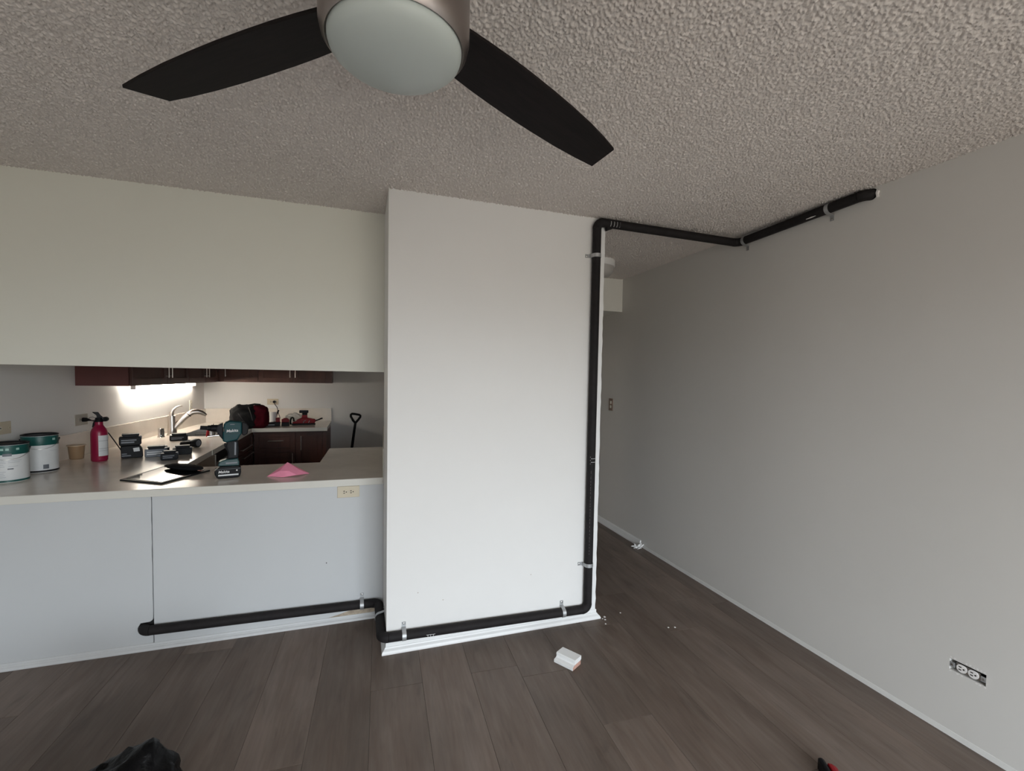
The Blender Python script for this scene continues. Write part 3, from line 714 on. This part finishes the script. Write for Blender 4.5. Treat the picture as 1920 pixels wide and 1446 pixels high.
loc, rz = facing((-1.703, 3.869), -23.8, .046)
t = thing('fire_extinguisher', 'red fire extinguisher with white label standing on the bar worktop', 'fire extinguisher', loc, rz)
MB().lathe([(0, .003), (.040, 0), (.0445, .004), (.046, .012), (.046, .188), (.0445, .205), (.039, .222), (.030, .238), (.0235, .248), (.022, .256), (.022, .276), (0, .276)], 40).build('cylinder', M_red, t, smooth=True)
lb = arc_patch(.0466, -6, 84, .038, .180, 16).build('label', M_label, t)
for z, q in ((.142, .0016), (.089, .0016), (.078, .0008), (.072, .0008)): arc_patch(.0470, -4, 78, z, z+q, 12).build('rule_line', M_ink, lb)
MB().lathe([(0, .272), (.024, .272), (.024, .284), (.020, .290), (.018, .302), (0, .304)], 24).build('valve', M_blk, t, smooth=True)
b = MB(); b.prism([(.026, .284), (.026, .300), (.012, .316), (-.002, .340), (-.034, .342), (-.030, .336), (-.012, .318), (-.010, .290)], -.009, .009, 'y'); b.build('lever', M_blk, t, bevel=.002)
b = MB(); b.tube([(.018, 0, .292), (.032, -.004, .290)], .006, 10); b.tube([(.030, -.012, .290), (.038, .006, .290)], .0165, 20); b.build('pressure_gauge', M_blk, t, smooth=True)
b = MB(); b.tube([(-.012, 0, .296), (-.03, 0, .308), (-.046, 0, .304), (-.050, 0, .296)], .0014, 6); b.tube([(-.010, -.004, .278), (-.022, -.006, .284), (-.05, -.006, .286)], .0016, 6); b.build('pull_pin', M_blk, t, smooth=True)
b = MB(); b.tube([(-.018, 0, .278), (-.026, 0, .262), (-.031, 0, .235)], [.007, .006, .005], 10); b.build('nozzle', M_blk, t, smooth=True)

# batteries and charger
def battery(label, base, az, w=.115, dep=.075, h=.062, tilt=0.0, mat=M_blk, stripe=None, z=ZT, group='black tool batteries on the sink-side worktop', turn=0.0, yoff=None, name='tool_battery'):
    loc, rz = facing(base, az, dep/2 if yoff is None else yoff); loc = (loc[0], loc[1], z)
    t = thing(name, label, 'battery', loc, rz+turn, group)
    x = w/2
    b = MB(); b.prism([(-x+.006, 0), (x-.010, 0), (x, .010), (x, h*.62), (x-.012, h*.74), (-x+.004, h*.74), (-x, h*.66), (-x, .008)], -dep/2, dep/2, 'y'); b.build('case', mat, t, bevel=.004)
    b = MB(); b.box(-x+.02, x-.014, -dep/2+.010, dep/2-.010, h*.74, h*.86).box(-x+.016, x-.012, -dep/2+.006, dep/2-.006, h*.86, h); b.build('terminal_rail', M_blk2, t, bevel=.002)
    b = MB(); b.box(x-.012, x+.002, -.016, .016, h*.50, h*.78); b.build('release_button', M_gry, t, bevel=.003)
    if stripe:
        b = MB(); b.box(-x+.012, x*.35, -dep/2-.0006, -dep/2+.001, h*.22, h*.34).box(-x+.012, x*.55, -dep/2-.0006, -dep/2+.001, h*.42, h*.52); b.build('label_stripe', stripe, t)
    return t
loc, rz = facing((-1.566, 3.965), -21.6, .06)
t = thing('battery_charger', 'black battery charger with white sticker and cord, beside the fire extinguisher', 'charger', loc, rz)
b = MB(); b.prism([(-.052, .004), (.066, .004), (.070, .012), (.068, .060), (.050, .092), (-.050, .092), (-.054, .085)], -.058, .05, 'y'); b.build('case', M_blk, t, bevel=.004)
b = MB(); b.prism([(.018, .048), (.052, .050), (.048, .078), (.014, .074)], -.0595, -.0575, 'y'); b.build('sticker', M_label, t)
b = MB(); b.box(-.048, -.020, -.0588, -.0575, .032, .038).box(-.048, .002, -.0588, -.0575, .018, .025); b.build('print_stripe', M_gry, t)
cw = [(kx(4.24)+.012, 4.24, 1.146), (-1.925, 4.225, 1.146), (-1.88, 4.20, 1.140), (-1.82, 4.15, 1.110), (-1.745, 4.10, 1.052), (-1.70, 4.075, .995), (-1.66, 4.06, .935), (-1.625, 4.055, .92)]
ir = Matrix.Translation(loc) @ Matrix.Rotation(rz, 4, 'Z'); ir.invert()
L = lambda q: tuple(ir @ Vector(q))
MB().tube([L(q) for q in cw], .0035, 8).build('cord', M_blk, t, smooth=True)
MB().tube([L((kx(4.24)+.0085, 4.235, 1.147)), L((kx(4.24)+.030, 4.232, 1.147)), L((kx(4.24)+.045, 4.225, 1.146)), L((kx(4.24)+.065, 4.215, 1.144))], [.016, .015, .009, .005], 12).build('plug', M_blk, t, smooth=True)
battery('black tool battery seated on top of the charger by the extinguisher', (-1.566, 3.965), -21.6, .125, .082, .082, z=ZT+.092, stripe=M_gry, yoff=.055)
battery('black tool battery lying flat behind the charger, near the left backsplash', (-1.475, 4.19), -20, .13, .08, .05, stripe=None)
battery('blue-grey striped tool battery in the middle of the group', (-1.428, 4.005), -19.6, .13, .08, .078, mat=M_gry, stripe=M_label)
battery('small grey tool battery with a pointed end, nearest to the room', (-1.287, 3.83), -18.6, .10, .065, .066, mat=M_blk2, stripe=M_gry)
b = MB(); b.tube([(-.046, 0, .034), (-.062, 0, .036), (-.074, 0, .037)], [.014, .011, .007], 10); b.build('connector', M_gry, C.objects[-1].parent if C.objects[-1].parent else None, smooth=True)
battery('charcoal tool battery lying between the pointed one and the ringed flashlight', (-1.285, 4.07), -17.6, .12, .07, .068, mat=M_blk2)
battery('long black tool battery with grey print, in front of the faucet', (-1.573, 4.90), -17.8, .135, .085, .066, stripe=M_gry)
loc, rz = facing((-1.34, 4.43), -16.7, .04); rz -= .55
t = thing('flashlight', 'short black flashlight with a ringed lens at the right of the battery group', 'flashlight', loc, rz)
b = MB(); b.tube([(-.075, 0, .026), (-.06, 0, .028), (.0, 0, .031), (.03, 0, .034)], [.018, .024, .028, .032], 18); b.build('barrel', M_blk, t, smooth=True)
b = MB(); b.tube([(.028, 0, .0345), (.045, -.003, .036), (.066, -.006, .036)], [.034, .0365, .0355], 24); b.build('head_ring', M_blk2, t, smooth=True)
b = MB(); b.tube([(.0655, -.006, .036), (.0675, -.0063, .036)], .026, 20); b.build('lens', M_gry, t, smooth=True)
b = MB(); b.tube([(-.05, -.02, .05), (-.02, -.024, .058), (.01, -.024, .062)], .0035, 6); b.build('clip', M_gry, t, smooth=True)
# small pipe cutter / clamp with red grip
t = thing('pipe_cutter', 'small chrome pipe cutter with a red grip beyond the tool barrel', 'pipe cutter', (-1.345, 5.075, ZT), .25)
MB().tube([(-.05, 0, .014), (-.047, 0, .05), (-.042, 0, .075)], [.012, .012, .010], 10).build('grip', M_redp, t, smooth=True)
b = MB(); b.tube([(-.05, -.01, .016), (0, -.01, .02), (.055, -.005, .022)], .012, 10); b.tube([(-.02, -.014, .03), (-.02, -.014, .062)], .014, 12); b.tube([(.015, -.012, .025), (.03, -.012, .055), (.05, -.012, .035)], .006, 8); b.build('jaws', M_chrome, t, smooth=True)
MB().tube([(.004, .01, .02), (.0, .01, .135)], .003, 6).build('rod', M_blk, t, smooth=True)

# glossy tablet with pouch
t = thing('tablet', 'glossy black tablet lying flat on the bar, reflecting the kitchen light', 'tablet', (0, 0, 0))
q = [(-1.304, 3.165), (-1.051, 3.010), (-.909, 3.347), (-1.228, 3.549)]
b = MB(); b.prism(q, ZT, ZT+.008); b.build('case', M_blk, t, bevel=.0015)
cx = sum(p[0] for p in q)/4; cy = sum(p[1] for p in q)/4
b = MB(); b.prism([(cx+(x-cx)*.87, cy+(y-cy)*.87) for x, y in q], ZT+.0078, ZT+.0086); b.build('screen', M_black_gl, t)
t = thing('pouch', 'flat black pouch lying across the back edge of the tablet', 'pouch', (-1.065, 3.395, ZT+.009), -.62)
b = MB(); b.blob((0, 0, .016), (.155, .048, .018), 4, 1.0, .004, 5, 3, 0.0); b.build('cover', M_bfab, t, smooth='all')
MB().tube([(-.15, -.003, .0155), (-.07, -.042, .017), (0, -.0495, .017), (.07, -.043, .017), (.15, -.003, .0155)], .0018, 6).build('zip', M_blk2, t, smooth=True)

# the green cordless tool
loc, rz = facing((-.748, 3.096), -13.6, .037)
t = thing('cordless_rivet_gun', 'teal and black cordless rivet gun with long nose standing on its battery on the bar', 'power tool', loc, rz)
b = MB(); b.prism([(-.058, .006), (-.048, 0), (.050, 0), (.060, .008), (.066, .030), (.065, .064), (.050, .072), (-.040, .074), (-.069, .046), (-.068, .028)], -.037, .037, 'y'); bt = b.build('battery_pack', M_blk, t, bevel=.005)
words('Makita', .021, M_white, bt, (-.022, -.0374, .040), (PI/2, 0, 0))
b = MB(); b.box(-.050, .052, -.0374, -.036, .016, .0245); b.build('print_stripe', M_label, bt)
b = MB(); b.prism([(.044+.0045*math.cos(k*PI/4), .045+.0045*math.sin(k*PI/4)) for k in range(8)], -.0376, -.036, 'y'); b.build('white_dot', M_white, bt)
b = MB(); b.box(-.066, .064, -.0374, -.036, .055, .0565); b.build('seam_line', M_gry, bt)
b = MB(); b.prism([(-.052, .075), (.056, .070), (.058, .092), (.050, .115), (-.010, .112), (-.045, .100)], -.033, .033, 'y'); fo = b.build('foot', pm('dark_teal', (.004, .045, .050), .42), t, bevel=.005)
b = MB(); b.box(-.012, .046, -.0336, -.0325, .086, .094); b.build('print_stripe', M_gry, fo)
b = MB(); b.prism([(-.004, .11), (.053, .112), (.056, .16), (.052, .225), (-.006, .222), (-.012, .19), (-.002, .15)], -.024, .024, 'y'); b.build('grip', M_blk2, t, bevel=.010, seg=3)
b = MB(); b.prism([(.032, .135), (.040, .135), (.042, .21), (.034, .215)], -.0252, -.0235, 'y'); b.build('grip_line', M_gry, t)
b = MB(); b.prism([(-.004, .205), (-.004, .160), (-.010, .165), (-.020, .195), (-.018, .208)], -.008, .008, 'y'); b.build('trigger', M_blk, t, bevel=.003)
b = MB(); b.prism([(-.026, .220), (-.006, .214), (.050, .226), (.062, .250), (.072, .262), (.072, .333), (.008, .342), (-.013, .332), (-.020, .322), (-.026, .262)], -.036, .036, 'y'); bd = b.build('body', M_teal, t, bevel=.008, seg=3)
words('Makita', .0225, M_white, bd, (.022, -.0364, .283), (PI/2, -.05, 0))
b = MB(); b.box(.012, .035, -.0366, -.035, .319, .3225); b.build('print_stripe', M_gry, bd)
b = MB(); b.box(-.024, -.016, -.0366, -.035, .280, .297); b.build('vent', M_slot, bd)
b = MB(); b.box(-.018, .066, -.0366, -.0352, .2655, .2668); b.build('seam_line', M_slot, bd)
b = MB(); b.prism([(.071, .258), (.084, .250), (.102, .262), (.108, .300), (.098, .325), (.078, .334), (.071, .334)], -.033, .033, 'y'); b.build('rear_housing', M_blk, t, bevel=.008, seg=3)
b = MB(); b.prism([(-.024, .228), (-.024, .330), (-.042, .322), (-.056, .312), (-.058, .286), (-.050, .268), (-.038, .248)], -.030, .030, 'y'); b.build('nose_housing', M_blk2, t, bevel=.006, seg=3)
b = MB(); b.tube([(-.050, 0, .297), (-.082, 0, .300), (-.085, 0, .300), (-.100, 0, .3015), (-.101, 0, .3015), (-.136, 0, .305)], [.021, .020, .017, .016, .0125, .0115], 18); b.build('nose_barrel', M_blk, t, smooth=True)

# folded pink paper
t = thing('folded_paper', 'folded pink sheet of paper standing like a small tent on the bar', 'paper', (-.42, 3.075, ZT), .14)
b = MB(); V = [b.b.verts.new(p) for p in ((-.118, .030, .002), (-.03, -.028, .002), (.045, -.032, .010), (.118, .028, .002), (-.006, .075, .074), (-.050, .012, .034), (.060, .018, .032), (.0, -.005, .034))]
for q in ((0, 5, 4), (4, 5, 7), (4, 7, 6), (4, 6, 3), (0, 1, 5), (5, 1, 7), (7, 1, 2), (7, 2, 6), (6, 2, 3)): b.face([V[i] for i in q])
o = b.build('sheet', M_pink, t); md = o.modifiers.new('so', 'SOLIDIFY'); md.thickness = .0006

# ------------------------------------------------------------------ things on the back counter
loc, rz = facing((-1.175, 5.789), -11.5, .14)
t = thing('tool_bag', 'slumped black tool bag with dark red side on the back worktop', 'bag', loc, rz)
b = MB(); b.blob((-.06, 0, .125), (.145, .13, .142), 4, .72, .022, 3.2, 4, 0.0); b.build('bag_body', M_bfab, t, smooth='all')
b = MB(); b.blob((.085, .01, .128), (.105, .125, .135), 4, .68, .010, 3.0, 8, 0.0); b.build('side_panel', M_redd, t, smooth='all', label='dark red side panel')
b = MB(); b.tube([(-.13, -.09, .20), (-.10, -.135, .15), (-.055, -.145, .08), (-.035, -.14, .03)], .005, 6); b.tube([(-.02, -.10, .25), (.0, -.135, .19), (.02, -.135, .10)], .006, 6); b.build('strap', M_blk2, t, smooth=True)
b = MB(); b.tube([(-.02, -.02, .262), (.04, -.03, .275), (.10, -.02, .268)], .010, 8); b.build('carry_handle', M_bfab, t, smooth=True)
loc, rz = facing((-1.022, 6.232), -9.3, .04)
MBo = MB().lathe([(0, .001), (.036, 0), (.040, .004), (.0405, .15), (.039, .156), (.012, .156), (.012, .145), (0, .145)], 32).build('paper_roll', M_paper, None, smooth=True)
MBo.location = loc; tag(MBo, 'white paper roll standing beside the tool bag', 'paper roll')
loc, rz = facing((-1.0, 6.07), -9, .05)
t = thing('battery_charger', 'low black charger with a red battery, plugged into the back wall outlet', 'charger', loc, rz)
b = MB(); b.prism([(-.075, 0), (.082, 0), (.084, .045), (.020, .05), (-.06, .042), (-.078, .02)], -.045, .045, 'y'); b.build('case', M_blk, t, bevel=.004)
b = MB(); b.box(-.06, .02, -.0458, -.0445, .014, .02); b.build('print_stripe', M_label, t)
b = MB(); b.box(.034, .078, -.035, .035, .047, .098); b.build('battery_pack', M_redp, t, bevel=.006)
ir = Matrix.Translation(loc) @ Matrix.Rotation(rz, 4, 'Z'); ir.invert()
MB().tube([L(q) for q in ((-1.081, 6.68, 1.145), (-1.07, 6.672, 1.11), (-1.045, 6.655, 1.08), (-1.03, 6.64, 1.03), (-1.02, 6.62, .99), (-.985, 6.50, .95), (-.965, 6.30, .93), (-.955, 6.20, .925))], .004, 8).build('cord', M_blk, t, smooth=True)
MB().tube([L((-1.0805, 6.692, 1.147)), L((-1.081, 6.672, 1.146))], .017, 12).build('plug', M_blk, t, smooth=True)
MB().tube([L((-1.012, 6.56, 1.045)), L((-1.02, 6.55, 1.02)), L((-1.028, 6.53, .985)), L((-1.03, 6.50, .95)), L((-1.03, 6.48, .91))], [.011, .010, .007, .006, .005], 8).build('cord_clip', M_blk, t, smooth=True)
loc, rz = facing((-.866, 6.083), -8.1, .04)
t = thing('tool_battery', 'squat red and black battery on the back worktop, right of the charger', 'battery', loc, rz)
b = MB(); b.prism([(-.043, 0), (.043, 0), (.045, .01), (.043, .045), (-.041, .045), (-.043, .01)], -.04, .04, 'y'); b.build('case', M_blk, t, bevel=.004)
b = MB(); b.prism([(-.040, .045), (.042, .045), (.044, .078), (.030, .083), (.020, .094), (-.012, .094), (-.026, .084), (-.040, .078)], -.036, .036, 'y'); b.build('top', M_redp, t, bevel=.004)
# clear bag of parts
t = MB().blob((0, 0, .065), (.10, .06, .065), 4, .9, .022, 4.5, 12, 0.0).build('plastic_bag', M_clear, None, smooth='all'); t.location = (-.80, 6.36, ZT); tag(t, 'crumpled clear plastic bag behind the red tools', 'plastic bag')
# the red and black tool
loc, rz = facing((-.663, 6.114), -6.2, .05)
t = thing('power_saw', 'red and black cordless saw lying upside down, its battery sticking up', 'power tool', loc, rz)
b = MB(); b.prism([(-.125, .006), (.125, .006), (.131, .016), (.120, .026), (-.118, .026), (-.140, .016)], -.05, .05, 'y'); b.build('base_plate', M_blk, t, bevel=.003)
b = MB(); b.prism([(-.125, .024), (.120, .024), (.130, .05), (.128, .072), (.04, .090), (-.03, .090), (-.075, .070), (-.09, .050), (-.128, .042)], -.04, .04, 'y'); b.build('body', M_redp, t, bevel=.006)
b = MB(); b.prism([(-.028, .085), (.040, .085), (.036, .152), (-.016, .152)], -.022, .022, 'y'); b.build('grip', M_redp, t, bevel=.006)
b = MB(); b.box(-.020, .038, -.024, .024, .125, .150); b.build('grip_band', M_blk, t, bevel=.003)
b = MB(); b.prism([(-.053, .152), (.047, .152), (.050, .160), (.050, .182), (-.050, .184), (-.054, .176)], -.035, .035, 'y'); b.build('battery_pack', M_blk2, t, bevel=.004)
b = MB(); b.tube([(.125, 0, .05), (.16, 0, .062), (.20, 0, .080), (.212, 0, .082)], [.009, .007, .009, .008], 8); b.build('blade_clamp_rod', M_blk, t, smooth=True)
b = MB(); b.tube([(-.148, -.02, .012), (-.150, -.02, .06), (-.142, -.02, .092), (-.128, -.02, .098), (-.116, -.02, .090), (-.112, -.02, .05)], .010, 8); b.build('front_loop', M_blk, t, smooth=True)
b = MB(); b.tube([(-.01, -.042, .03), (.0, -.043, .055), (.02, -.043, .060)], .004, 6); b.tube([(.05, -.043, .03), (.062, -.043, .058)], .004, 6); b.build('body_clip', M_gry, t, smooth=True)

# D-handled tool leaning by the back wall
t = thing('d_handle_shovel', 'black D-handled shovel leaning upright in the open end of the kitchen', 'shovel', (-.185, 6.56, 0))
bx = lambda z: .128*z
MB().tube([(bx(.28), 0, .28), (bx(.6), .01, .6), (bx(.865), .02, .865)], [.018, .018, .017], 12).build('shaft', M_blk, t, smooth=True)
dp = [(bx(.865), .02, .862), (.080, .02, .90), (.052, .022, .955), (.053, .022, .978), (.068, .022, .990), (.11, .023, .985), (.160, .023, .975), (.176, .023, .963), (.174, .023, .945), (.150, .021, .91), (bx(.865), .02, .862)]
MB().tube(dp, .0155, 10, cap=False).build('d_grip', M_blk, t, smooth=True)
b = MB(); b.prism([(-.10, .0), (.14, .0), (.15, .24), (.06, .29), (.02, .29), (-.09, .24)], -.004, .004, 'y'); b.build('blade', M_blk2, t)

# ------------------------------------------------------------------ on the floor
t = thing('trim_offcut', 'white stepped offcut of baseboard moulding lying on the floor planks', 'wood offcut', (1.0495, 2.146, 0), math.atan2(-.1, .062))
# local x along the long side, local -y towards the camera-left edge
prof2 = [(-.045, .001), (.034, .001), (.034, .024), (.040, .026), (.040, .046), (-.020, .046), (-.024, .040), (-.021, .028), (-.026, .021), (-.045, .017)]
b = MB(); b.prism(prof2, -.060, .058, 'x'); b.build('moulding', M_trim, t, bevel=.0012)
b = MB(); b.prism([(-.043, .002), (.032, .002), (.032, .023), (-.023, .023), (-.043, .016)], .0575, .0590, 'x'); b.build('cut_end', M_wood, t, label='pinkish raw wood at the cut end')

t = thing('bin_bag', 'black plastic bin bag cut off by the bottom left edge of the photo', 'bag', (-.80, 1.62, 0))
b = MB(); b.blob((0, 0, .10), (.27, .20, .16), 5, .85, .030, 3.5, 21, 0.004)
for v in b.b.verts:
    d_ = math.hypot(v.co.x-.17, v.co.y-.09)
    if v.co.z > .06: v.co.z += .108*max(0, 1-d_/.19)**1.05
b.build('sack', M_bagpl, t, smooth='all')
MB().tube([(.02, .0, .262), (.09, .03, .278), (.15, .06, .297)], [.003, .005, .002], 6).build('crease', M_blk2, t, smooth=True)

t = thing('power_tool', 'red and black tool tip poking in at the bottom edge of the floor', 'power tool', (1.705, 1.205, 0), -.5)
b = MB(); b.prism([(-.022, .002), (.0, .002), (.002, .042), (-.010, .050), (-.022, .046)], -.06, .035, 'y'); b.build('case', M_blk, t, bevel=.004)
b = MB(); b.prism([(.003, .002), (.040, .002), (.038, .034), (.02, .044), (.004, .046)], -.07, .018, 'y'); b.build('body', M_redp, t, bevel=.005)

b = MB(); rr = random.Random(11)
for i in range(14):
    x = 2.375+rr.uniform(-.05, .03); y = 3.478+rr.uniform(-.035, .02); a = rr.uniform(0, 6.3); l = rr.uniform(.025, .05); z = .005+rr.uniform(0, .03)*(x > 2.36)
    p = [(x, y, z), (x+math.cos(a)*l*.5, y+math.sin(a)*l*.5, z+rr.uniform(.006, .022)), (x+math.cos(a+.6)*l, y+math.sin(a+.6)*l, z+rr.uniform(0, .02))]
    b.tube(p, [.004, .0055, .003], 6)
tag(b.build('caulk_scraps', pm('white_caulk', (.92, .92, .91), .4), None, smooth=True, kind='stuff'), 'torn white caulk curls at the end of the hall baseboard', 'scraps')
b = MB()
for x, y in ((1.452, 2.49), (1.462, 2.475), (1.44, 2.43), (1.60, 2.52), (1.475, 2.505), (1.79, 2.28), (1.83, 2.27)):
    s = rr.uniform(.003, .006); b.prism([(x-s, y-s*.6), (x+s, y-s), (x+s*.6, y+s), (x-s*.7, y+s*.8)], .0003, s*.7)
tag(b.build('plaster_crumbs', M_paper, None, kind='stuff'), 'tiny white plaster crumbs on the floor near the column corner', 'crumbs')
